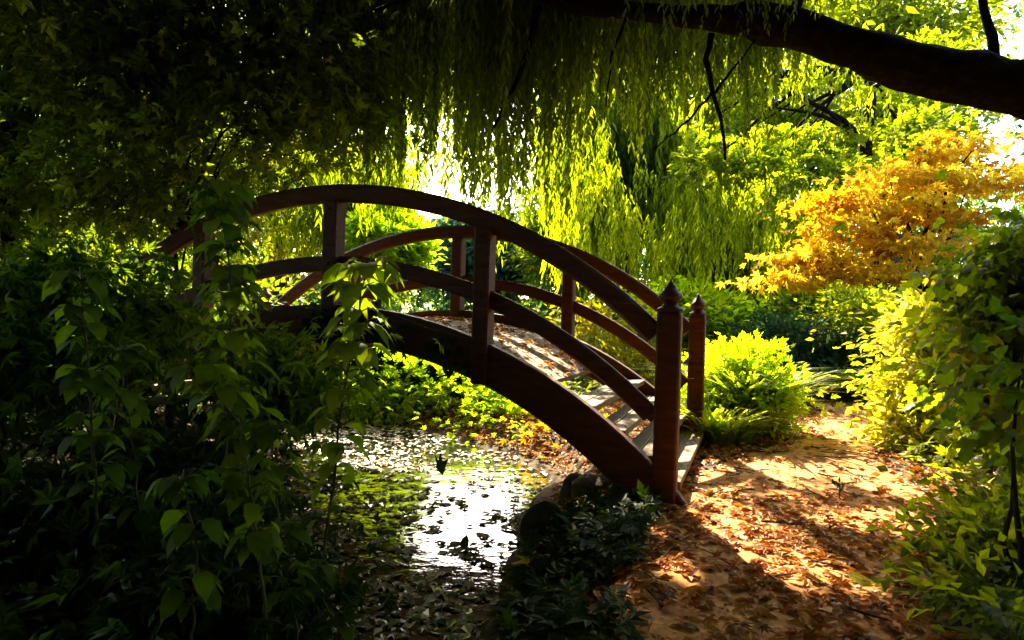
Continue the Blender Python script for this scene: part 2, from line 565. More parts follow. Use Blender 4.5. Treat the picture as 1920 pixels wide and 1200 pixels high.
SIDES = (0.0, -BW)
for y in SIDES:
    b = MB(); arc_bar(b, PEAK_B, RB, .275, .10, y, -.22, BL + .22); b.build('arch_beam', M['wood'], broot)
    b = MB(); arc_bar(b, PEAK_M, RB, .115, .06, y, .02, BL - .02); b.build('mid_rail', M['wood'], broot)
    b = MB(); arc_bar(b, PEAK_R, RB, .135, .085, y, .0, BL, bev=.02); b.build('handrail', M['wood'], broot)
    for k in (1, 2, 3):
        s = k * BL / 4
        b = MB()
        zt = arc_z(s, PEAK_R) - .12; zb = arc_z(s, PEAK_B) - .30
        b.box((s, y + (.006 if y == 0 else -.006), (zt + zb) / 2), (.058, .071, (zt - zb) / 2), bev=.012)
        po = b.build('post', M['wood'], broot)
        yo = y + (.077 if y == 0 else -.077)
        for zb_ in (arc_z(s, PEAK_B) - .09, arc_z(s, PEAK_B) - .2, arc_z(s, PEAK_M) - .06, arc_z(s, PEAK_R) - .19):
            b = MB(); sg = 1 if y == 0 else -1
            b.tube([(s, yo - .004 * sg, zb_), (s, yo + .004 * sg, zb_), (s, yo + .009 * sg, zb_)], [.013, .013, .008], 8)
            b.build('bolt', M['iron'], po)
    for s in (-.04, BL + .04):
        b = MB(); b.box((s, y, .46), (.074, .074, .77), bev=.012)
        po = b.build('end_post', M['wood'], broot)
        prof = [(.06, 1.226), (.082, 1.234), (.084, 1.25), (.066, 1.262), (.05, 1.272), (.047, 1.288), (.06, 1.300), (.072, 1.314), (.075, 1.328), (.069, 1.344),
                (.053, 1.362), (.037, 1.382), (.022, 1.404), (.010, 1.424), (.002, 1.442)]
        b = MB()
        b.tube([(s, y, z) for r, z in prof], [r for r, z in prof], 16)
        b.build('finial', M['wood'], po, smooth=True)
# planked deck between the two beams, curved like them
b = MB()
s = .80
w_ = .155
while s < BL - .78:
    sc = s + w_ / 2
    a = math.asin((sc - SM) / RB)
    R = np.array([[math.cos(a), 0, math.sin(a)], [0, 1, 0], [-math.sin(a), 0, math.cos(a)]])
    b.box((sc, -BW / 2 + U(-.006, .006), arc_z(sc, PEAK_B) - .11 + U(-.003, .003)), (w_ / 2 / math.cos(a) - .004, BW / 2 - .055, .02), R, tint=U(0, 1), bev=.004)
    s += w_ * math.cos(a)
b.build('deck', M['plank'], broot)
for end in (0, 1):
    for (s, z) in ((.55, .575), (.345, .43), (.15, .28)):
        x = s if end == 0 else BL - s
        b = MB()
        b.box((x - .06, -BW / 2, z), (.056, BW / 2 - .053, .022), bev=.004)
        b.box((x + .06, -BW / 2, z + .001), (.056, BW / 2 - .053, .022), bev=.004)
        b.build('tread', M['plank'], broot)
    x = -.03 if end == 0 else BL + .03
    b = MB()
    b.box((x, -BW / 2, .125), (.10, BW / 2 - .08, .024), bev=.005)
    b.box((x + (.07 if end == 0 else -.07), -BW / 2, .05), (.02, BW / 2 - .085, .05), bev=.004)
    b.build('landing_board', M['plank'], broot)
BM = np.array(broot.matrix_basis)


def bridge_pt(s, y, z):
    c = np.array([-AX[1], AX[0]])
    q = A0 + AX * s + c * y
    return np.array([q[0], q[1], z])


# ------------------------------------------------------------------ foliage helpers
def crown(mb, blobs, ncl, per, size, tmpl=LEAF, spread=.28, flat=.5, up=.7, shell=.55, tmid=.5, tvar=.25, droop=.2, sun_bias=0):
    """leaf clusters through a set of ellipsoids (centre, radii); returns cluster centres"""
    vol = np.array([b_[3] * b_[4] * b_[5] for b_ in blobs]) ** .7
    pick = rng.choice(len(blobs), ncl, p=vol / vol.sum())
    B = np.array(blobs, float)[pick]
    d = unit(rng.normal(0, 1, (ncl, 3)))
    r = shell + (1 - shell) * rng.random(ncl) ** .5
    r *= np.where(rng.random(ncl) < .25, rng.random(ncl), 1)
    r *= 1 + .12 * rng.normal(0, 1, ncl)
    C = B[:, :3] + d * r[:, None] * B[:, 3:]
    ct = tmid + rng.normal(0, tvar, ncl)
    csz = np.exp(rng.normal(0, .35, ncl))
    N = ncl * per
    idx = np.repeat(np.arange(ncl), per)
    off = rng.normal(0, 1, (N, 3)) * np.array([spread, spread, spread * flat]) * csz[idx][:, None]
    pos = C[idx] + off
    outd = d[idx] * .6 + unit(off + 1e-6) * .6 + rng.normal(0, .45, (N, 3)); outd[:, 2] -= droop
    nr = rng.normal(0, 1, (N, 3)) * (1 - up) * 1.4; nr[:, 2] += up
    mb.leaves(tmpl, pos, outd, nr, size * U(.65, 1.3, N), np.clip(ct[idx] + rng.normal(0, .12, N), 0, 1))
    return C


def wander(a, b_, n=7, amp=.05, sag=0.0):
    a, b_ = np.asarray(a, float), np.asarray(b_, float)
    t = np.linspace(0, 1, n)[:, None]
    L = np.linalg.norm(b_ - a)
    p = a + (b_ - a) * t
    k = np.cumsum(rng.normal(0, 1, (n, 3)), 0); k -= k[0] + (k[-1] - k[0]) * t
    p += k * amp * L / math.sqrt(n)
    p[:, 2] += sag * L * (4 * t[:, 0] * (1 - t[:, 0]))
    return p


def limbs(mb, top, r0, targets, seg=6):
    for c in targets:
        q = wander(top, c, 6, .08, .06)
        mb.tube(q, np.linspace(r0, r0 * .15, 6), seg)


def tree(name, label, cat, base, trunk_top, r0, blobs, ncl, per, size, mat, tmpl=LEAF, group=None, nlimb=7, bark='bark', lean=None, **kw):
    base = np.array([base[0], base[1], float(ground_z(base[0], base[1])) - .05])
    root = thing(name, label, cat, base, group)
    b = MB(mat != 'gold')
    C = crown(b, blobs, ncl, per, size, tmpl, **kw)
    b.build('crown', M[mat], root, origin=base)
    b = MB()
    q = wander(base, trunk_top, 9, .05)
    rr = r0 * (1 - .5 * np.linspace(0, 1, 9)); rr[0] *= 1.35; rr[1] *= 1.08
    b.tube(q, rr, 10, wob=.04)
    limbs(b, q[-1], r0 * .42, C[rng.choice(len(C), min(nlimb, len(C)), replace=False)])
    limbs(b, q[-3], r0 * .3, C[rng.choice(len(C), min(3, len(C)), replace=False)])
    b.build('trunk', M[bark], root, smooth=True, origin=base)
    return root


def shrub(name, label, cat, base, blobs, ncl, per, size, mat, tmpl=LEAF, group=None, nstem=5, **kw):
    base = np.array([base[0], base[1], float(ground_z(base[0], base[1])) - .03])
    root = thing(name, label, cat, base, group)
    b = MB()
    C = crown(b, blobs, ncl, per, size, tmpl, **kw)
    b.build('foliage', M[mat], root, origin=base)
    b = MB()
    for c in C[rng.choice(len(C), min(nstem, len(C)), replace=False)]:
        b.tube(wander(base + rng.normal(0, .04, 3) * [1, 1, 0], c, 6, .08), np.linspace(.016, .004, 6), 5)
    b.build('stem', M['twig'], root, smooth=True, origin=base)
    return root


def strands(mb, starts, lens, leaf, step, tint, sway=.05, tmpl=BLADE, twig=None, tw=.0035):
    for s0, L, t in zip(starts, lens, tint):
        n = max(3, int(L / step))
        u = np.linspace(0, 1, n)
        a = rng.uniform(0, 2 * np.pi); ph = rng.uniform(0, 6.28)
        lat = sway * L * (u ** 1.5)
        p = np.stack([s0[0] + np.cos(a) * lat + .015 * np.sin(9 * u + ph), s0[1] + np.sin(a) * lat + .015 * np.cos(8 * u + ph), s0[2] - u * L], -1)
        ang = rng.uniform(0, 2 * np.pi, n)
        d = np.stack([np.cos(ang) * .55, np.sin(ang) * .55, -np.ones(n)], -1) + rng.normal(0, .15, (n, 3))
        nr = np.stack([np.cos(ang), np.sin(ang), .5 * np.ones(n)], -1) + rng.normal(0, .5, (n, 3))
        sz = leaf * U(.7, 1.25, n) * (1 - .35 * u)
        mb.leaves(tmpl, p, d, nr, sz, np.clip(t + rng.normal(0, .1, n), 0, 1))
        if twig is not None:
            k = np.linspace(0, n - 1, 5).astype(int)
            twig.tube(p[k], np.linspace(tw, tw * .4, 5), 3, cap=False)


def px_blob(px, py, Y, rx, ry, rd):
    """an ellipsoid seen at (px,py) with pixel radii rx, ry and depth radius rd"""
    c = P(px, py, Y)
    return (*c, rx * Y / F_PX, rd, ry * Y / F_PX)


# ------------------------------------------------------------------ willow over the camera (limb at the top right, dark curtains)
wb = np.array([5.6, 4.4, float(ground_z(5.6, 4.4)) - .05])
wroot = thing('willow_tree', 'big near willow whose black limb and dark weeping curtains cross the top', 'tree', wb)
b = MB()
main = [wb, wb + [-.02, .0, .8], wb + [-.1, .05, 1.6], P(2230, 280, 4.62), P(2060, 215, 4.68), P(1920, 168, 4.72), P(1800, 146, 4.8), P(1700, 124, 4.86), P(1600, 94, 4.95),
        P(1500, 58, 5.05), P(1400, 36, 5.15), P(1300, 32, 5.3), P(1180, 20, 5.5), P(1060, 6, 5.8), P(930, -30, 6.2), P(760, -110, 6.7)]
main = np.array(main)
rad = np.array([.40, .34, .30, .24, .205, .19, .175, .158, .15, .145, .135, .085, .075, .065, .055, .04])
mm = resample(np.c_[main, rad], 60)
b.tube(mm[:, :3] + rng.normal(0, .01, (60, 3)), mm[:, 3] * (1 + .05 * rng.normal(0, 1, 60)), 16, wob=.05)
b.build('trunk', M['bark_black'], wroot, smooth=True, origin=wb)
for pts, r in (([P(1335, 60, 5.25), P(1326, 120, 5.25), P(1338, 180, 5.3), P(1356, 250, 5.35), P(1362, 300, 5.4)], .026),
               ([P(1336, 175, 5.3), P(1310, 205, 5.35), P(1262, 250, 5.4), P(1225, 280, 5.5)], .012),
               ([P(1336, 180, 5.3), P(1375, 130, 5.2), P(1420, 70, 5.1)], .014),
               ([P(1010, 10, 5.9), P(998, 70, 5.95), P(975, 140, 6), P(945, 195, 6.05), P(925, 240, 6.1)], .034),
               ([P(1868, 140, 4.75), P(1858, 60, 4.8), P(1838, -10, 4.9), P(1800, -120, 5.0)], .04),
               ([P(1180, 20, 5.5), P(1150, 90, 5.6), P(1135, 200, 5.7)], .014),
               ([P(1480, 70, 5.1), P(1500, -10, 5.0), P(1560, -130, 4.9)], .05),
               ([P(930, -30, 6.2), P(820, -20, 6.3), P(700, 20, 6.4), P(600, 70, 6.5)], .03)):
    q = resample(np.array(pts), 10)
    b = MB()
    b.tube(q + rng.normal(0, .006, q.shape), np.linspace(r, r * .4, 10), 7, wob=.05)
    b.build('branch', M['bark_black'], wroot, smooth=True, origin=wb)
lf, tw = MB(True), MB()


def curtain(mb, twm, px0, px1, Y0, Y1, top, bot, n, k, leaf, step, tmid, tvar=.2, rad=.22, frac=(.45, 1)):
    """n bunches of k weeping strands; tops at photo height `top`, tips round `bot`"""
    for _ in range(n):
        px = U(px0, px1); Y = U(Y0, Y1)
        a = P(px, top + U(-25, 25), Y); e = P(px, bot, Y)
        L = (a[2] - e[2])
        t = tmid + rng.normal(0, tvar)
        st = a + np.c_[rng.normal(0, rad, k), rng.normal(0, rad, k), U(-.1, .1, k) * L]
        ls = np.clip(L * U(frac[0], frac[1], k) * U(.8, 1.15), .2, None)
        strands(mb, st, ls, leaf, step, np.clip(np.full(k, t) + rng.normal(0, .08, k), 0, 1), twig=twm)


curtain(lf, tw, 540, 800, 6.0, 8.0, -180, 320, 24, 9, .16, .036, .35)
curtain(lf, tw, 790, 930, 6.0, 8.0, -180, 230, 11, 6, .16, .036, .4)
curtain(lf, tw, 900, 1100, 6.2, 8.2, -150, 350, 32, 9, .16, .036, .35)
curtain(lf, tw, 860, 960, 6.2, 8.2, -150, 130, 8, 8, .16, .036, .35)
curtain(lf, tw, 1080, 1330, 5.4, 7.0, -120, 170, 20, 8, .13, .034, .45)
curtain(lf, tw, 1120, 1460, 7.3, 9.0, -160, 250, 22, 18, .16, .036, .45)
curtain(lf, tw, 1290, 1560, 4.7, 5.4, -60, 60, 10, 5, .10, .03, .5, rad=.15)
curtain(lf, tw, 300, 620, 5.5, 8.0, -250, 170, 30, 9, .15, .036, .3)
crown(lf, [px_blob(700, -260, 6.5, 600, 120, 1.6), px_blob(1150, -220, 6.0, 350, 90, 1.2)], 300, 34, .14, BLADE, spread=.3, droop=.8, tmid=.4)
# unseen leaf roof added overhead to keep the sky's light off the foreground
crown(lf, [(-4, 4.5, 7.6, 4, 4.5, .8), (0, 4.5, 7.6, 4, 4.5, .8), (4.5, 4.5, 7.6, 4, 4.5, .8)], 1000, 30, .34, LEAF, spread=.5, droop=.5, tmid=.4)
crown(lf, [(-2.5, 1.5, 6.2, 5.5, 3.2, .9), (2.5, 1.0, 6.0, 4.5, 2.6, .9), (0, -4, 5.5, 9, 4, 1.6)], 900, 30, .32, LEAF, spread=.5, droop=.6, tmid=.4)
crown(lf, [px_blob(1230, -20, 12, 210, 110, 1.0), px_blob(1120, -80, 12.5, 120, 90, 1.0), px_blob(1400, 40, 12, 130, 80, .9)], 75, 80, .21, LEAF, spread=.36, droop=.8, tmid=.5)
lf.build('crown', M['willow_shaded'], wroot, origin=wb)
lf = MB(True)
curtain(lf, None, 770, 850, 8.8, 10, -120, 300, 7, 8, .2, .045, .55)
curtain(lf, None, 900, 1040, 8.8, 10.2, -120, 470, 24, 8, .2, .045, .55)
curtain(lf, None, 790, 935, 8.8, 10, -120, 330, 24, 7, .2, .045, .55)
curtain(lf, None, 925, 960, 8.8, 10, -120, 420, 6, 7, .2, .045, .6)
curtain(lf, None, 560, 780, 8.5, 10, -100, 370, 22, 8, .2, .045, .35)
curtain(lf, None, 1050, 1500, 9.5, 10.5, -100, 130, 22, 8, .2, .045, .5)
for _ in range(52):     # short trailing sprays hung at all heights
    px, py = U(1040, 1680), U(40, 360)
    st = P(px, py, U(13, 16)) + rng.normal(0, .22, (6, 3))
    strands(lf, st, U(.4, 1.3, 6), .22, .06, np.full(6, np.clip(.4 + rng.normal(0, .3), 0, 1)))
for _ in range(60):     # lower trailing tips in full sun
    px, py = U(1050, 1510), U(290, 470)
    st = P(px, py, U(12.3, 14.3)) + rng.normal(0, .16, (6, 3))
    strands(lf, st, U(.4, 1.3, 6), .2, .055, np.full(6, np.clip(.62 + rng.normal(0, .2), 0, 1)))
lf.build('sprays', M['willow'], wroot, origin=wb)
tw.build('twigs', M['twig'], wroot, origin=wb)

# ------------------------------------------------------------------ sunlit willows beyond the bridge
def far_willow(label, base, height, bunches, k, leaf, step, px0, px1, Y0, Y1, top, bot, tm=.55, mat='willow', group=None):
    base = np.array([*base, float(ground_z(*base)) - .05])
    root = thing('willow_tree', label, 'tree', base, group)
    lf, tw = MB(True), MB()
    for _ in range(bunches):
        px = U(px0, px1); Y = U(Y0, Y1)
        e = (px - (px0 + px1) / 2) / ((px1 - px0) / 2)
        a = P(px, top + (bot - top) * (.25 * e * e * U(0, 1) + U(0, .62)), Y)
        L = a[2] - P(px, bot, Y)[2]
        if L < .4: continue
        t = tm + rng.normal(0, .28)
        st = a + np.c_[rng.normal(0, .3, k), rng.normal(0, .3, k), rng.normal(0, .25, k)]
        strands(lf, st, np.clip(L * U(.35, .8, k) * U(.5, 1.1), .5, 2.6), leaf, step, np.clip(np.full(k, t) + rng.normal(0, .08, k), 0, 1), twig=None)
    lf.build('crown', M[mat], root, origin=base)
    b = MB()
    tp = base + np.array([U(-.3, .3), U(-.3, .3), height * .55])
    b.tube(wander(base, tp, 8, .05), np.linspace(.3, .18, 8), 10, wob=.05)
    for _ in range(7):
        px = U(px0, px1); Y = U(Y0, Y1)
        b.tube(wander(tp, P(px, top + (bot - top) * .3, Y), 6, .06, .12), np.linspace(.1, .02, 6), 6)
    b.build('trunk', M['bark'], root, smooth=True, origin=base)
    return root


far_willow('broad sunlit yellow-green weeping willow right of centre behind the handrail', (3.2, 20), 9, 90, 10, .46, .10, 1040, 1270, 18.8, 20.4, 90, 560, .6)
far_willow('lower bright weeping willow with trailing tips left of the golden maple', (5.6, 18), 6, 70, 9, .42, .10, 1240, 1510, 16.8, 18.4, 320, 600, .65)
far_willow('olive weeping willow left of the sky gap above the handrail', (-3.6, 17), 8, 80, 9, .32, .08, 540, 760, 15, 18, 285, 490, .6)

# ------------------------------------------------------------------ golden maple on the right
tree('maple_tree', 'golden yellow maple with layered sprays leaning over the path bend', 'tree', (P(1745, 700, 12)[0], 12), P(1715, 500, 11.8), .11,
     [px_blob(1780, 275, 12.2, 70, 20, .6), px_blob(1890, 300, 12, 50, 18, .6), px_blob(1700, 330, 11.8, 90, 22, .7), px_blob(1840, 345, 11.8, 90, 20, .7), px_blob(1620, 385, 11.5, 100, 22, .7),
      px_blob(1740, 400, 11.4, 110, 22, .8), px_blob(1590, 440, 11.3, 90, 20, .6), px_blob(1700, 455, 11.2, 110, 20, .7), px_blob(1530, 490, 11.1, 70, 20, .5), px_blob(1640, 510, 11.0, 120, 18, .6),
      px_blob(1470, 525, 10.9, 45, 18, .35)],
     150, 36, .17, 'gold', MAPLE, spread=.21, flat=.2, up=.6, tmid=.58, tvar=.25, bark='bark_black')

# ------------------------------------------------------------------ trees of the background
def bg_tree(label, px, Y, py_top, py_bot, rx, mat, ncl=190, per=34, size=.26, tint=.5, seed=None, group=None, depth=None, name='tree', **kw):
    c = P(px, (py_top + py_bot) / 2, Y)
    ry = (py_bot - py_top) / 2
    d = depth or rx * Y / F_PX * .8
    blobs = [px_blob(px, (py_top * .45 + py_bot * .55), Y, rx, ry * .75, d), px_blob(px - rx * .35, py_top + ry * .7, Y + U(-1, 1), rx * .6, ry * .55, d * .7),
             px_blob(px + rx * .4, py_top + ry * .8, Y + U(-1, 1), rx * .55, ry * .5, d * .7), px_blob(px + U(-.2, .2) * rx, py_top + ry * .35, Y, rx * .45, ry * .35, d * .6)]
    return tree(name, label, 'tree', (c[0], Y), P(px + U(-20, 20), py_bot * .6 + py_top * .4, Y), .02 * Y * .55, blobs, ncl, per, size, mat,
                spread=rx * Y / F_PX * .17, flat=.6, tmid=tint, group=group, **kw)


for a in (
    ('tall hazy green tree filling the gap under the black limb', 1500, 30, 110, 480, 170, 'tree', .5),
    ('deep green tree standing behind the golden maple', 1690, 26, 150, 440, 110, 'tree', .6),
    ('pale yellow-green treetop above the black limb at the top right', 1640, 46, -20, 150, 200, 'tree', .6),
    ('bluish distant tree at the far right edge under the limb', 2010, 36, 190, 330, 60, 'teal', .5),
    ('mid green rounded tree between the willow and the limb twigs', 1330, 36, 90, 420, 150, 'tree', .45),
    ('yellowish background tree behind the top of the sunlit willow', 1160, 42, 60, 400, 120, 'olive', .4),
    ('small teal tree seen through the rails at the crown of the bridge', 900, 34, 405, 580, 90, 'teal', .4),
    ('dark low tree seen behind the right half of the handrail', 1080, 30, 330, 600, 100, 'tree_deep', .6),
    ('low yellow-green tree behind the bridge end posts', 1300, 15, 535, 680, 110, 'lime', .45),
    ('green tree with a thin leaning trunk behind the grass clump', 1560, 16, 540, 660, 110, 'tree', .5),
    ('dark hollow tree in the shade beside the end of the path', 1490, 20, 520, 680, 100, 'tree_deep', .3),
    ('broad shaded tree behind the left half of the bridge', 520, 22, 200, 560, 220, 'olive', .55),
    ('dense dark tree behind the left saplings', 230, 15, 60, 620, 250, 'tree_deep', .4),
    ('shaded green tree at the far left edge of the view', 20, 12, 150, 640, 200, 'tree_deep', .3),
    ('small yellowing tree seen under the crown of the handrail', 720, 15, 395, 540, 70, 'lime', .35),
):
    bg_tree(a[0], a[1], a[2], a[3], a[4], a[5], a[6], tint=a[7], size=.019 * a[2] ** .85, ncl=230, per=40)

tree('tree', 'tree with a straight dark trunk rising behind the golden maple', 'tree', (P(1640, 700, 16)[0], 16), P(1628, 130, 16), .24,
     [px_blob(1560, 200, 15.6, 110, 60, .9), px_blob(1420, 210, 15.4, 110, 70, .9), px_blob(1350, 310, 15, 100, 50, .8), px_blob(1500, 330, 15, 100, 50, .8), px_blob(1700, 250, 16, 70, 50, .8), px_blob(1300, 130, 15, 110, 60, .9)], 95, 40, .23, 'tree', TUFT, spread=.3, flat=.6, tmid=.34, tvar=.35, bark='bark_black', nlimb=12)
tree('tree', 'forked dark tree standing right of the straight trunk below the limb', 'tree', (P(1775, 700, 28)[0], 28), P(1765, 200, 28), .34,
     [px_blob(1750, 130, 28, 90, 50, 1.6), px_blob(1820, 170, 28, 70, 40, 1.4), px_blob(1700, 210, 28, 50, 30, .6)], 100, 34, .27, 'tree', TUFT, spread=.5, flat=.45, tmid=.6, bark='bark_black')

# near dark trees upper left
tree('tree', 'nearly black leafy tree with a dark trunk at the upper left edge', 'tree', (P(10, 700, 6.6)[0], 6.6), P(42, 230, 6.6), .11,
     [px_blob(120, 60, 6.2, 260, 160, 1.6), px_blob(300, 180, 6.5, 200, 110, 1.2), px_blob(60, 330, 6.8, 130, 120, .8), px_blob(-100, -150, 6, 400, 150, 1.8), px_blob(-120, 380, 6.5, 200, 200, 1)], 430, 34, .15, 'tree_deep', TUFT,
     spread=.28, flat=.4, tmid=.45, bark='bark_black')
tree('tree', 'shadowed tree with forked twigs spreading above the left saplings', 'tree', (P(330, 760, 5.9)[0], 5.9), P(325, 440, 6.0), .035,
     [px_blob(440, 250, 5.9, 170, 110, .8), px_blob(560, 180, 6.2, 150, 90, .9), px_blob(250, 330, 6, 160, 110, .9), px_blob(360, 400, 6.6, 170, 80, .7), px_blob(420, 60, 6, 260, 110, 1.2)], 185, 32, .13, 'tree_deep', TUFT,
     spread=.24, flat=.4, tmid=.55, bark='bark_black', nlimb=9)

# ------------------------------------------------------------------ shrubs
shrub('shrub', 'lime green bushes glowing on the far bank under the bridge arch', 'shrub', (-1.0, 9.3),
      [px_blob(760, 735, 9.2, 90, 60, .6), px_blob(860, 720, 9.4, 90, 50, .6), px_blob(800, 780, 9, 100, 28, .3), px_blob(720, 700, 9.3, 70, 60, .5)], 210, 36, .12, 'lime', MAPLE, spread=.2, tmid=.5)
shrub('shrub', 'yellow-green leafy bush on the far bank where the arch meets the water', 'shrub', (.1, 8.6),
      [px_blob(960, 750, 8.8, 80, 50, .6), px_blob(920, 810, 8.2, 80, 22, .3), px_blob(1000, 800, 8.0, 50, 40, .3)], 120, 40, .10, 'lime', MAPLE, spread=.18, tmid=.35)
shrub('shrub', 'orange autumn-tinted bush at the pond edge below the right beam', 'shrub', (.75, 7.6),
      [px_blob(1060, 840, 7.3, 60, 35, .3), px_blob(1100, 880, 7, 40, 22, .3)], 50, 34, .09, 'gold', MAPLE, spread=.14, tmid=.35)
shrub('shrub', 'yellow-olive bush seen between the posts at the bridge stairs', 'shrub', (1.1, 10.5),
      [px_blob(1130, 640, 11, 90, 90, .7), px_blob(1220, 720, 10.5, 60, 60, .6)], 90, 36, .13, 'olive', LEAF, spread=.22, tmid=.55)
shrub('shrub', 'glowing lemon yellow bush at the right edge of the sunny path', 'shrub', (P(1720, 850, 6.6)[0] + .3, 6.6),
      [px_blob(1715, 810, 6.5, 55, 60, .35), px_blob(1735, 720, 6.7, 80, 60, .4), px_blob(1745, 630, 6.9, 60, 70, .35), px_blob(1790, 860, 6.2, 70, 40, .3)], 190, 42, .10, 'lemon', LEAF, spread=.14, tmid=.5)
shrub('shrub', 'tall green shrub with drooping leaves at the right edge', 'shrub', (P(1880, 860, 5)[0], 5.2),
      [px_blob(1905, 500, 5.2, 50, 90, .5), px_blob(1890, 640, 5.0, 55, 90, .5), px_blob(1920, 780, 4.8, 50, 80, .5), px_blob(2000, 600, 5, 90, 220, .7), px_blob(1870, 560, 5.3, 35, 60, .3), px_blob(1885, 720, 4.9, 40, 50, .3)], 210, 26, .115, 'tree', LANCE, spread=.15, droop=.7, tmid=.36, tvar=.3)
shrub('shrub', 'big-leaved dark plant close by at the right edge below the tall shrub', 'shrub', (P(1930, 1000, 2.9)[0], 2.9),
      [px_blob(1935, 790, 2.9, 40, 80, .25), px_blob(1960, 680, 2.9, 40, 50, .25)], 18, 9, .10, 'broad', LANCE, spread=.14, droop=.5, tmid=.3)
shrub('shrub', 'low leafy bush in the bottom right corner beside the path', 'shrub', (P(1860, 1150, 2.9)[0], 2.9),
      [px_blob(1870, 1040, 3.1, 80, 70, .3), px_blob(1830, 1130, 2.7, 70, 60, .25), px_blob(1900, 960, 3.4, 60, 50, .3)], 90, 26, .075, 'tree', LEAF, spread=.1, tmid=.45)
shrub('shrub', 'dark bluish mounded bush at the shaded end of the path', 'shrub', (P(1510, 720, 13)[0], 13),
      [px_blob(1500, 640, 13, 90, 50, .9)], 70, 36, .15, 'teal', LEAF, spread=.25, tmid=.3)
shrub('shrub', 'green bush under the golden maple branches', 'shrub', (P(1640, 700, 12)[0], 12.6),
      [px_blob(1620, 600, 12.8, 90, 55, .8), px_blob(1700, 640, 12.5, 60, 60, .7)], 90, 36, .14, 'tree', LEAF, spread=.25, tmid=.65)
shrub('shrub', 'black-green undergrowth bush on the left bank beside the pond', 'shrub', (-3.9, 7.2),
      [px_blob(150, 640, 7.2, 200, 110, .8), px_blob(350, 620, 8, 160, 90, .8)], 150, 34, .12, 'tree_deep', LEAF, spread=.26, tmid=.3)
shrub('shrub', 'dark bush under the left end of the bridge', 'shrub', (-2.6, 9.6),
      [px_blob(560, 680, 9.6, 130, 90, .7), px_blob(420, 640, 9.8, 130, 100, .7)], 120, 34, .13, 'tree_deep', LEAF, spread=.26, tmid=.5)

# ------------------------------------------------------------------ grass clumps
def grass_clump(label, base, rx, ry, n, L, mat, tm, w_=.055, group=None):
    z = float(ground_z(*base))
    base = np.array([*base, z])
    N = n
    a = U(0, 2 * np.pi, N); r = np.sqrt(rng.random(N))
    x = base[0] + rx * r * np.cos(a); y = base[1] + ry * r * np.sin(a)
    p0 = np.stack([x, y, ground_z(x, y) - .02], -1)
    out = np.stack([np.cos(a) * (.25 + .6 * r), np.sin(a) * (.25 + .6 * r), np.zeros(N)], -1) + rng.normal(0, .25, (N, 3)) * [1, 1, 0]
    ln = L * U(.5, 1.15, N)
    u = np.array([0, .3, .55, .8, 1.0]); wv = np.array([.7, 1, .9, .6, .02]) * w_ / 2
    sd_ = unit(np.cross(out + [1e-6, 0, 0], [0, 0, 1.0])) + rng.normal(0, .3, (N, 3)) * [1, 1, 0]
    V = []
    for k in range(5):
        c = p0 + out * (ln * (u[k] ** 2) * .75)[:, None] + np.array([0, 0, 1.0]) * (ln * (u[k] - .45 * u[k] ** 2.5))[:, None]
        V.append(c + sd_ * wv[k]); V.append(c - sd_ * wv[k])
    V = np.stack(V, 1)
    f = np.array([[2 * k, 2 * k + 1, 2 * k + 3, 2 * k + 2] for k in range(4)])
    fs = (f[None] + (np.arange(N) * 10)[:, None, None]).reshape(-1, 4)
    b = MB(); b.add(V.reshape(-1, 3), fs, np.repeat(np.clip(tm + rng.normal(0, .25, N), 0, 1), 4))
    o = b.build('grass_clump', M[mat], origin=base)
    return tag(o, label, 'grass', group)


grass_clump('bright sunlit grass clump right of the bridge end posts', (P(1395, 800, 7.3)[0], 7.3), .34, .36, 700, 1.15, 'grass', .6, .035)
shrub('shrub', 'soft lime green leafy plant growing up through the sunlit grass', 'shrub', (P(1385, 800, 7.2)[0], 7.2),
      [px_blob(1380, 730, 7.2, 60, 60, .4), px_blob(1345, 770, 7.1, 40, 40, .3), px_blob(1425, 755, 7.0, 50, 55, .3), px_blob(1390, 690, 7.3, 50, 40, .3)], 210, 30, .085, 'lime', TUFT, spread=.13, up=.4, droop=.1, tmid=.6)
grass_clump('lower yellowish grass tuft at the foot of the sunlit clump', (P(1345, 850, 6.6)[0], 6.6), .35, .25, 420, .65, 'grass', .75, .035)
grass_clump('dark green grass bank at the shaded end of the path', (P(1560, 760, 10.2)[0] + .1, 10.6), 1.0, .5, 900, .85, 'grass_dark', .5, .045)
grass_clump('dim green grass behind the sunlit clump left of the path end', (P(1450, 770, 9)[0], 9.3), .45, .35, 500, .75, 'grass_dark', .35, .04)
grass_clump('pale arching grass on the pond bank below the stair treads', (.55, 7.9), .3, .25, 260, .5, 'grass', .5, .02)

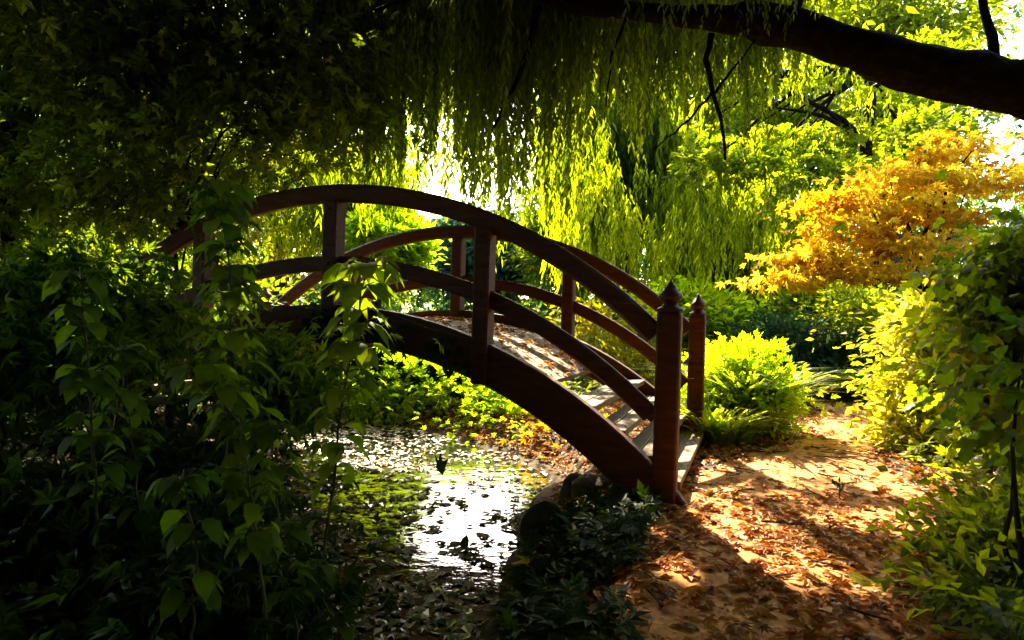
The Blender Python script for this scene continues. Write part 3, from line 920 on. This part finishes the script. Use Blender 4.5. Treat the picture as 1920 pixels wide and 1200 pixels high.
# ------------------------------------------------------------------ saplings on the left, in front of the bridge
def sapling(label, pts, whorls, r=.009, tm=.5, mat='broad', tmpl=BROAD, extra=()):
    """pts: stem from the ground up; whorls: (t along stem, number, leaf length)"""
    pts = np.array(pts)
    pts = np.vstack([[pts[0][0], pts[0][1], float(ground_z(pts[0][0], pts[0][1])) - .03], pts])
    base = pts[0].copy()
    root = thing('sapling', label, 'sapling', base)
    q = resample(pts, 26)
    q[1:-1] += rng.normal(0, .004, (24, 3))
    st, lf = MB(), MB()
    st.tube(q, np.linspace(r, r * .35, 26), 6)
    ws = []
    whorls = [w3 for w3 in whorls if w3[0] > .44]
    for (t, n, ln) in whorls:
        ws += [(t, n + 2, ln * .6), (max(.05, t - .03), n, ln * .55), (max(.05, t - .06), n, ln * .5)]
    for (t, n, ln) in ws:
        i = min(25, max(1, int(t * 25)))
        c = q[i]
        a0 = U(0, 6.28)
        for k in range(n):
            a = a0 + k * 2 * math.pi / n + U(-.4, .4)
            pet = ln * U(.35, .8)
            e = c + np.array([math.cos(a), math.sin(a), U(.15, .7)]) * pet
            st.tube([c, (c + e) / 2 + [0, 0, .12 * pet], e], [.0028, .0024, .002], 4, cap=False)
            d = np.array([[math.cos(a), math.sin(a), U(-.55, .05)]])
            nr = np.array([[U(-.35, .35), U(-.35, .35), 1.0]])
            lf.leaves(MAPLE_D if rng.random() < .4 else tmpl, [e], d, nr, ln * U(.75, 1.25), np.clip(tm + U(-.3, .3), 0, 1))
    lf.build('foliage', M[mat], root, smooth=True, origin=base)
    st.build('stem', M['stem'], root, smooth=True, origin=base)
    return root


sapling('tall sapling with the brightest broad leaves before the middle of the bridge', [P(600, 1080, 2.7), P(625, 900, 2.7), P(640, 760, 2.65), P(668, 600, 2.6), P(700, 470, 2.6)],
        [(.99, 5, .2), (.93, 4, .19), (.86, 4, .2), (.8, 3, .18), (.72, 4, .17), (.63, 3, .17), (.52, 2, .15), (.4, 2, .14)], .008, .8)
sapling('slender sapling with drooping leaves left of the brightest sapling', [P(520, 1150, 2.5), P(470, 950, 2.5), P(455, 790, 2.5), P(432, 640, 2.5), P(428, 530, 2.5)],
        [(.99, 5, .16), (.9, 4, .18), (.8, 4, .2), (.7, 3, .18), (.58, 4, .18), (.46, 3, .16), (.32, 3, .15)], .008, .6)
sapling('sapling with a fan of pale leaves beside the grey planks', [P(500, 1160, 2.2), P(480, 1000, 2.25), P(452, 800, 2.3), P(400, 730, 2.3), P(350, 690, 2.3)],
        [(.99, 5, .15), (.9, 3, .15), (.7, 3, .16), (.55, 3, .15)], .007, .6)
sapling('dim sapling with hanging leaves at the left edge', [P(190, 1080, 2.6), P(180, 900, 2.6), P(165, 720, 2.6), P(160, 640, 2.6), P(150, 500, 2.6)],
        [(.99, 5, .19), (.88, 4, .18), (.75, 5, .17), (.62, 4, .16), (.48, 3, .15)], .008, .4)
sapling('tall dark sapling whose leaves hang before the bridge handrail', [P(400, 1180, 3.2), P(420, 900, 3.2), P(440, 600, 3.15), P(420, 430, 3.1), P(400, 330, 3.1)],
        [(.99, 6, .2), (.93, 5, .22), (.86, 5, .2), (.76, 4, .2), (.64, 4, .18), (.5, 3, .18)], .009, .35)
sapling('short shaded sapling with round leaves low on the dark bank', [P(360, 1170, 2.1), P(370, 1020, 2.1), P(350, 940, 2.1), P(345, 880, 2.1)],
        [(.99, 5, .13), (.8, 4, .14), (.6, 4, .14), (.35, 3, .13)], .006, .35)
sapling('leafy sapling standing over the left rim of the pond glare', [P(560, 1190, 2.3), P(520, 1060, 2.35), P(520, 900, 2.4), P(505, 780, 2.4)],
        [(.99, 5, .15), (.84, 4, .14), (.66, 4, .14), (.5, 3, .13), (.3, 4, .12), (.18, 4, .11)], .007, .45)
sapling('thin dark sapling between the left edge and the grey planks', [P(270, 1120, 2.8), P(255, 900, 2.8), P(240, 760, 2.8), P(225, 640, 2.8)],
        [(.99, 4, .17), (.85, 4, .17), (.7, 4, .16), (.5, 4, .16)], .007, .3)
sapling('low sprig with drooping leaves at the bottom of the pond view', [P(640, 1195, 2.45), P(610, 1130, 2.45), P(590, 1060, 2.45)],
        [(.99, 4, .12), (.7, 3, .11), (.4, 3, .11)], .005, .5)

def dark_bush(label, px, py, Y, rx, ry, rd, ncl, size, tmpl, mat, tm, base_px=None):
    c = P(base_px or px, 1000, Y)
    shrub('shrub', label, 'shrub', (c[0], Y), [px_blob(px, py, Y, rx, ry, rd), px_blob(px - rx * .5, py + ry * .5, Y, rx * .7, ry * .7, rd), px_blob(px + rx * .4, py + ry * .6, Y, rx * .6, ry * .6, rd)],
          ncl, 22, size, mat, tmpl, spread=.13, flat=.5, up=.6, droop=.5, tmid=tm, tvar=.3, nstem=8)


dark_bush('shadowed lobed-leaf bush hiding the left end of the bridge', 215, 560, 4.6, 130, 75, .5, 95, .13, MAPLE_D, 'broad', .3, 190)
dark_bush('dim lobed-leaf bush at the left edge below the black canopy', 40, 600, 3.9, 170, 150, .5, 110, .13, MAPLE_D, 'broad', .25)
dark_bush('nearly black bush filling the bottom left corner', 130, 960, 3.0, 240, 130, .4, 130, .11, MAPLE_D, 'ivy', .4)
dark_bush('dark bush on the bank below the grey planks', 320, 905, 3.6, 140, 65, .4, 90, .11, MAPLE_D, 'ivy', .6)
dark_bush('black-green low bush left of the glittering water', 420, 1090, 2.6, 140, 90, .3, 80, .10, MAPLE_D, 'ivy', .6, 380)
dark_bush('half-lit bush leaning over the water below the middle of the bridge', 520, 690, 4.0, 90, 80, .4, 45, .12, MAPLE_D, 'broad', .45, 300)

# climbing vine hanging under the beam
vr = bridge_pt(1.75, .12, .75)
vroot = thing('vine', 'dark leafy vine hanging over the arch beam above the pond', 'vine', vr)
lf, tw = MB(), MB()
for k in range(16):
    s = U(1.2, 2.7)
    a = bridge_pt(s, .13, arc_z(s, PEAK_B) - U(.0, .12))
    L = U(.15, .42) * (1.0 if s > 1.5 else .7)
    q = a + np.stack([np.linspace(0, U(-.1, .1), 7), np.linspace(0, -.04, 7) + rng.normal(0, .01, 7), -np.linspace(0, L, 7)], -1)
    tw.tube(q, np.linspace(.004, .002, 7), 4)
    N = 14
    pp = q[rng.integers(0, 7, N)] + rng.normal(0, .05, (N, 3)) * [1, .4, 1]
    lf.leaves(MAPLE, pp, rng.normal(0, 1, (N, 3)) + [0, 0, -.8], rng.normal(0, .4, (N, 3)) + [0, -1, .3], U(.07, .12, N), U(0, .7, N))
q = np.array([bridge_pt(s, .14, arc_z(s, PEAK_B) - .02 + .02 * math.sin(7 * s)) for s in np.linspace(1.2, 3.2, 24)])
tw.tube(q, np.full(24, .006), 5)
lf.build('foliage', M['ivy'], vroot, origin=vr)
tw.build('stem', M['twig'], vroot, origin=vr)

# ------------------------------------------------------------------ rocks, planks, small things
def rock(label, c, r, mat='rock', group=None):
    c = np.array(c, float)
    nu_, nv = 14, 9
    V = []
    k = rng.normal(0, 1, (6, 3)); ph = U(0, 6, 6)
    for iv in range(nv):
        for iu in range(nu_):
            th = math.pi * iv / (nv - 1); f = 2 * math.pi * iu / nu_
            d = np.array([math.sin(th) * math.cos(f), math.sin(th) * math.sin(f), math.cos(th)])
            s = 1 + .10 * sum(math.sin(2.2 * (d @ k[j]) + ph[j]) for j in range(6)) / 1.6
            V.append(d * s * np.array(r))
    i, j = np.meshgrid(np.arange(nv - 1), np.arange(nu_), indexing='ij'); j2 = (j + 1) % nu_
    qd = np.stack([i * nu_ + j, (i + 1) * nu_ + j, (i + 1) * nu_ + j2, i * nu_ + j2], -1).reshape(-1, 4)
    b = MB(); b.add(np.array(V) + c, qd)
    o = b.build('rock', M[mat], smooth=True, origin=c)
    return tag(o, label, 'rock', group)


def gpt(px, py, dz=0.0, z=None):
    """the ground point seen at a pixel"""
    d = CM @ np.array([(px - 960) / F_PX, -(py - 600) / F_PX, -1.0])
    t = .5
    for _ in range(4000):
        q = np.array([0, 0, EYE]) + d * t
        if q[2] <= (z if z is not None else float(ground_z(q[0], q[1])) + .01):
            break
        t += .01
    return q + [0, 0, dz]


rock('dark rounded boulder at the water line left of the bridge foot', (.50, 5.0, -.12), (.13, .12, .16))
rock('broad brown boulder tucked under the lower end of the arch beam', (.66, 4.75, -.06), (.2, .16, .16))
rock('small dark stone between the boulders and the end post', (.8, 4.55, -.02), (.12, .1, .1))
rock('mossy stone on the pond bank below the boulders', (.24, 4.3, -.14), (.16, .14, .13))
q = gpt(1845, 890); rock('pale sunlit stone at the right side of the path', q + [0, 0, .06], (.12, .1, .1), 'paleRock')
q = gpt(1860, 1180); rock('small white stone in the bottom right corner', q + [0, 0, .02], (.06, .05, .04), 'paleRock')
q = gpt(1880, 905); rock('flat pale stone just behind the pale sunlit stone', q + [0.02, .05, .02], (.16, .1, .05), 'paleRock')

lroot = thing('plank_ledge', 'low bench of weathered grey planks in the dark left of the pond', 'ledge', gpt(340, 830))  # pale strips taken as a plain plank ledge, not a seat
l0 = np.array(lroot.location)
for (xa, ya, xb, yb, Y, hh) in ((245, 757, 425, 735, 4.75, .03), (285, 727, 445, 712, 4.98, .02), (330, 697, 440, 690, 5.2, .02)):
    a, c = P(xa, ya, Y), P(xb, yb, Y + .1)
    b = MB()
    v = c - a; L = np.linalg.norm(v); x = v / L; yv = unit(np.cross([0, 0, 1.0], x)); zv = np.cross(x, yv)
    b.box((a + c) / 2 - l0, (L / 2, .09, hh), np.stack([x, yv, zv], 1), bev=.006)
    b.build('plank', M['greyplank'], lroot)
for px in (262, 410):
    a = P(px, 750, 4.8); g = float(ground_z(a[0], a[1]))
    b = MB(); b.box(np.array([a[0], a[1] + .1, (a[2] + .1 + g) / 2 - .05]) - l0, (.035, .035, (a[2] + .1 - g) / 2 + .05), bev=.005)
    b.build('leg', M['bark_black'], lroot)

# ------------------------------------------------------------------ fallen leaves, floating leaves, ground cover
def scatter(n, x0, x1, y0, y1):
    return U(x0, x1, n), U(y0, y1, n)


def lay(mb, x, y, z, size, tint, tilt=.25, tmpl=MAPLE):
    N = len(x); a = U(0, 6.28, N)
    mb.leaves(tmpl, np.stack([x, y, z], -1), np.stack([np.cos(a), np.sin(a), rng.normal(0, tilt * .5, N)], -1),
              np.stack([rng.normal(0, tilt, N), rng.normal(0, tilt, N), np.ones(N)], -1), size, tint)


b = MB()
x, y = scatter(40000, -1.2, 6.5, 1.9, 11)
d = poly_sdf(x, y, POND)
pathp = np.concatenate([PATH_L, PATH_R[::-1]])
dp = poly_sdf(x, y, pathp)
dens = np.where(dp < 0, .06 + .5 * np.exp(dp / .22) + 1.0 * sstep((5.2 - y) / 1.5), .8) * (d > .06)
dens = np.maximum(dens, 1.0 * (d > .0) * (d < 1.0) * (y > 5.6) * (x < 1.4))
dens *= np.where(wav(x * 1.7, y * 1.7) > -.2, 1, .45)
k = rng.random(len(x)) < dens
x, y = x[k], y[k]
h = len(x) // 2
lay(b, x[:h], y[:h], ground_z(x[:h], y[:h]) + U(.016, .04, h), U(.035, .125, h), U(0, 1, h), .35)
lay(b, x[h:], y[h:], ground_z(x[h:], y[h:]) + U(.016, .03, len(x) - h), U(.03, .085, len(x) - h), U(0, 1, len(x) - h), .4, LEAF)
tag(b.build('fallen_leaves', M['litter']), 'orange and brown fallen leaves strewn over the path and bank', 'leaves', kind='stuff')

b = MB()
x, y = scatter(12500, -3.3, .6, 2.2, 9.4)
d = poly_sdf(x, y, POND)
gl = np.exp(-(((x / y - (-.055)) / .085) ** 2)) * (.6 + .4 * np.sign(wav(2.6 * x + 1, 3.1 * y) + .25)) * sstep((y - 3.3) / .7)        # the open water in the middle carries fewer leaves
k = (d < .03) & (rng.random(len(x)) < (1 - .92 * gl) * (.75 + .25 * np.sign(wav(2 * x, 2 * y))))
x, y = x[k], y[k]
h = len(x) * 2 // 5
lay(b, x[:h], y[:h], WATER_Z + U(.004, .012, h), U(.035, .125, h), U(0, 1, h), .07)
lay(b, x[h:], y[h:], WATER_Z + U(.004, .012, len(x) - h), U(.03, .11, len(x) - h), U(0, 1, len(x) - h), .09, LEAF)
tag(b.build('floating_leaves', M['floating']), 'pale pink and olive leaves floating on the pond, sheen painted in', 'leaves', kind='stuff')

b = MB()
s = np.concatenate([U(.8, 2.4, 420), U(.75, 1.05, 90)]); yy = np.concatenate([U(-2.1, -.1, 420), U(-2.1, -1.2, 90)])
pt = np.array([bridge_pt(a_, c_, arc_z(a_, PEAK_B) - .078) for a_, c_ in zip(s, yy)])
lay(b, pt[:, 0], pt[:, 1], pt[:, 2], U(.05, .1, len(s)), U(.2, .8, len(s)), .3)
tag(b.build('fallen_leaves', M['litter']), 'russet fallen leaves drifted on the bridge deck above the stairs', 'leaves', kind='stuff')

b = MB()
x, y = scatter(2600, -.1, 1.3, 2.3, 4.7)
d = poly_sdf(x, y, POND); dp = poly_sdf(x, y, pathp)
k = (d > .02) & (dp > -.1) & (wav(x * 1.5, y * 1.5) > -.35) & (y < 4.25)
x, y = x[k], y[k]
N = len(x)
b.leaves(TUFT, np.stack([x, y, ground_z(x, y) + U(.03, .14, N)], -1), rng.normal(0, 1, (N, 3)) * [1, 1, .3], rng.normal(0, .35, (N, 3)) + [0, 0, 1], U(.07, .14, N), U(0, 1, N))
tag(b.build('ground_cover', M['ivy']), 'dark low leafy ground cover on the bank below the bridge post', 'plants', kind='stuff')

b = MB()
x, y = scatter(4200, 1.4, 7, 2.2, 9.5)
dp = poly_sdf(x, y, pathp)
k = (dp > .02) & (x > np.interp(y, PATH_R[::-1, 1], PATH_R[::-1, 0]))
x, y = x[k], y[k]; N = len(x)
b.leaves(TUFT, np.stack([x, y, ground_z(x, y) + U(.02, .2, N)], -1), rng.normal(0, 1, (N, 3)) * [1, 1, .3], rng.normal(0, .35, (N, 3)) + [0, 0, 1], U(.07, .16, N), U(0, 1, N))
tag(b.build('ground_cover', M['tree']), 'mixed green ground cover along the right side of the path', 'plants', kind='stuff')

b = MB()
x, y = scatter(9000, -16, 16, 8, 30)
d = poly_sdf(x, y, POND); dp = poly_sdf(x, y, pathp)
k = (d > .15) & (dp > .1)
x, y = x[k], y[k]; N = len(x)
b.leaves(TUFT, np.stack([x, y, ground_z(x, y) + U(.02, .35, N)], -1), rng.normal(0, 1, (N, 3)) * [1, 1, .5], rng.normal(0, .4, (N, 3)) + [0, 0, 1], U(.18, .4, N), U(0, 1, N))
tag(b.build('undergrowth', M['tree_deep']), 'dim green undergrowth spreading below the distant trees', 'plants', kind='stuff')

def wood(label, n, x0, x1, Y0, Y1, ytop, ybot, size, mat, gap=True):
    b = MB()
    px, py, Y = U(x0, x1, n), ytop + (ybot - ytop) * rng.random(n) ** .9, U(Y0, Y1, n)
    e = 25 * wav(py * .021, px * .017) + rng.normal(0, 8, n)
    k = ~((px + e > 785) & (px + e < 1000 - 90 * (py < 120)) & (py < 395 + e))
    for (hx, hy, rx, ry) in ((1668, 208, 46, 32), (1830, 265, 70, 70), (1900, 290, 70, 55), (1885, 60, 55, 65), (1800, 215, 34, 50), (1340, 350, 30, 18), (1490, 215, 22, 14)):
        k &= ((px - hx) / rx) ** 2 + ((py - hy) / ry) ** 2 > 1 + .5 * rng.normal(0, 1, n)
    px, py, Y = px[k], py[k], Y[k]; n = len(px)
    pos = np.array([P(a, c, d) for a, c, d in zip(px, py, Y)])
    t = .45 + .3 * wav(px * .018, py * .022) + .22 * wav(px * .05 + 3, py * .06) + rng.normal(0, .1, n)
    nr = rng.normal(0, .6, (n, 3)) + [0, 0, .6]
    dv = rng.normal(0, 1, (n, 3)); dv[:, 2] -= .5
    b.leaves(TUFT, pos, dv, nr, size * U(.6, 1.3, n), np.clip(t, 0, 1))
    tag(b.build('wood', M[mat]), label, 'woodland', kind='stuff')


M['wood_far'] = leaf_mat('far_leaf', [(.015, .05, .025), (.03, .08, .01), (.07, .12, .006)], [(.03, .12, .04), (.14, .28, .01), (.46, .54, .01)], .5)  # distance haze painted into the teal end of the ramps
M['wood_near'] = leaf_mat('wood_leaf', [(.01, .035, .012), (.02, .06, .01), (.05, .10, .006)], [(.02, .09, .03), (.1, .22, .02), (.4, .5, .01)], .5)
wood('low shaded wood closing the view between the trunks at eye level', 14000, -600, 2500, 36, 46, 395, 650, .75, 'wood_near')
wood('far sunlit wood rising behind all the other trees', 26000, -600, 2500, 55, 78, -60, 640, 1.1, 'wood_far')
# unseen leaf screen added behind the viewer to shut out the low sky
b = MB()
N = 9000
a = U(math.pi * .95, math.pi * 2.05, N); r = U(9, 14, N)
pos = np.stack([np.cos(a) * r, np.sin(a) * r, U(0, 11, N)], -1)
b.leaves(TUFT, pos, rng.normal(0, 1, (N, 3)), rng.normal(0, .6, (N, 3)) + [0, 0, .3], U(.7, 1.5, N), U(0, 1, N))
tag(b.build('wood', M['tree_deep']), 'unseen leaf screen added behind the viewpoint against the low sky', 'woodland', kind='stuff')

b = MB()
x, y = scatter(5200, -6.5, -.2, 1.6, 9.5)
d = poly_sdf(x, y, POND)
k = (d > .02) & (x < -.35 * y + .4)
x, y = x[k], y[k]; N = len(x)
b.leaves(TUFT, np.stack([x, y, ground_z(x, y) + U(.02, .22, N)], -1), rng.normal(0, 1, (N, 3)) * [1, 1, .3], rng.normal(0, .35, (N, 3)) + [0, 0, 1], U(.08, .17, N), U(0, .8, N))
tag(b.build('ground_cover', M['ivy']), 'black-green ground cover on the shaded left bank', 'plants', kind='stuff')

def one_leaf(label, p, size, mat, tint, tmpl=MAPLE, nrm=(0, 0, 1), d=(1, .3, 0)):
    b = MB()
    b.leaves(tmpl, [p], [d], [nrm], size, tint)
    return tag(b.build('leaf', M[mat], origin=p), label, 'leaf')


one_leaf('yellow lobed leaf caught at the pond rim below the boulders', gpt(1000, 1075) + [0, 0, .05], .16, 'gold', .9, MAPLE, (.2, -.5, 1), (-1, -.2, .1))
one_leaf('dark pointed leaf standing in the white water glare', gpt(868, 1030, z=WATER_Z) + [0, 0, .01], .085, 'ivy', .5, BROAD_FLAT, (.3, -1, .4), (.3, .1, .9))
one_leaf('red leaf lying on the sunny path beside the post shadow', gpt(1425, 922) + [0, 0, .03], .1, 'litter', .72, MAPLE, (0, -.4, 1), (1, .2, 0))
one_leaf('pale green pointed leaf lying on the shaded foreground path', gpt(1592, 1092) + [0, 0, .03], .12, 'lime', .4, BROAD_FLAT, (0, -.3, 1), (1, -.3, 0))
one_leaf('large orange leaf at the bottom edge of the path near the bank', gpt(1295, 1115) + [0, 0, .03], .15, 'gold', .2, MAPLE, (0, -.4, 1), (.3, -1, 0))
p = gpt(1573, 935)
wr = thing('weed', 'tiny dark weed sprig standing alone on the sunny path', 'weed', p)
lf, st = MB(), MB()
st.tube([p - [0, 0, .02], p + [.005, 0, .05], p + [0, 0, .1]], [.006, .005, .003], 5)
N = 12
lf.leaves(LEAF, p + np.stack([rng.normal(0, .015, N), rng.normal(0, .015, N), U(.03, .11, N)], -1), rng.normal(0, 1, (N, 3)) + [0, 0, .5], rng.normal(0, .6, (N, 3)) + [0, 0, 1], .05, U(0, 1, N))
lf.build('foliage', M['ivy'], wr, origin=p); st.build('stem', M['stem'], wr, origin=p)

b = MB()
x, y = scatter(1500, -.2, 5.5, 2.1, 10)
dp = poly_sdf(x, y, pathp); d = poly_sdf(x, y, POND)
k = (d > .1) & ((dp > -.35) | (rng.random(len(x)) < .25))
x, y = x[k], y[k]
oc = np.array([[1, 0, 0], [0, 1, 0], [-1, 0, 0], [0, -1, 0], [0, 0, 1.0], [.6, .6, .5], [-.6, .6, .5], [-.6, -.6, .5], [.6, -.6, .5]])
of = np.array([[0, 5, 4], [5, 1, 4], [1, 6, 4], [6, 2, 4], [2, 7, 4], [7, 3, 4], [3, 8, 4], [8, 0, 4], [0, 1, 5], [1, 2, 6], [2, 3, 7], [3, 0, 8]])
for xx, yy in zip(x, y):
    r = U(.006, .02)
    b.add(oc * r * U(.7, 1.3, (1, 3)) * [1, 1, .7] + [xx, yy, float(ground_z(xx, yy)) + .012], of)
tag(b.build('pebbles', M['paleRock'], smooth=True), 'small pale pebbles along the path and its edges', 'pebbles', kind='stuff')
b = MB()
for _ in range(70):
    y_ = U(2.3, 7); t = U(.05, .95)
    x_ = np.interp(y_, PATH_L[::-1, 1], PATH_L[::-1, 0]) * (1 - t) + t * np.interp(y_, PATH_R[::-1, 1], PATH_R[::-1, 0])
    a_ = U(0, 6.28); L = U(.08, .32)
    q = np.array([[x_ + math.cos(a_) * L * u_, y_ + math.sin(a_) * L * u_, 0] for u_ in (0, .35, .7, 1)]) + rng.normal(0, .012, (4, 3))
    q[:, 2] = ground_z(q[:, 0], q[:, 1]) + .03
    b.tube(q, np.array([.005, .0045, .004, .002]) * U(.6, 1.3), 5)
tag(b.build('twigs', M['twig']), 'thin dead twigs lying among the path leaves', 'twigs', kind='stuff')
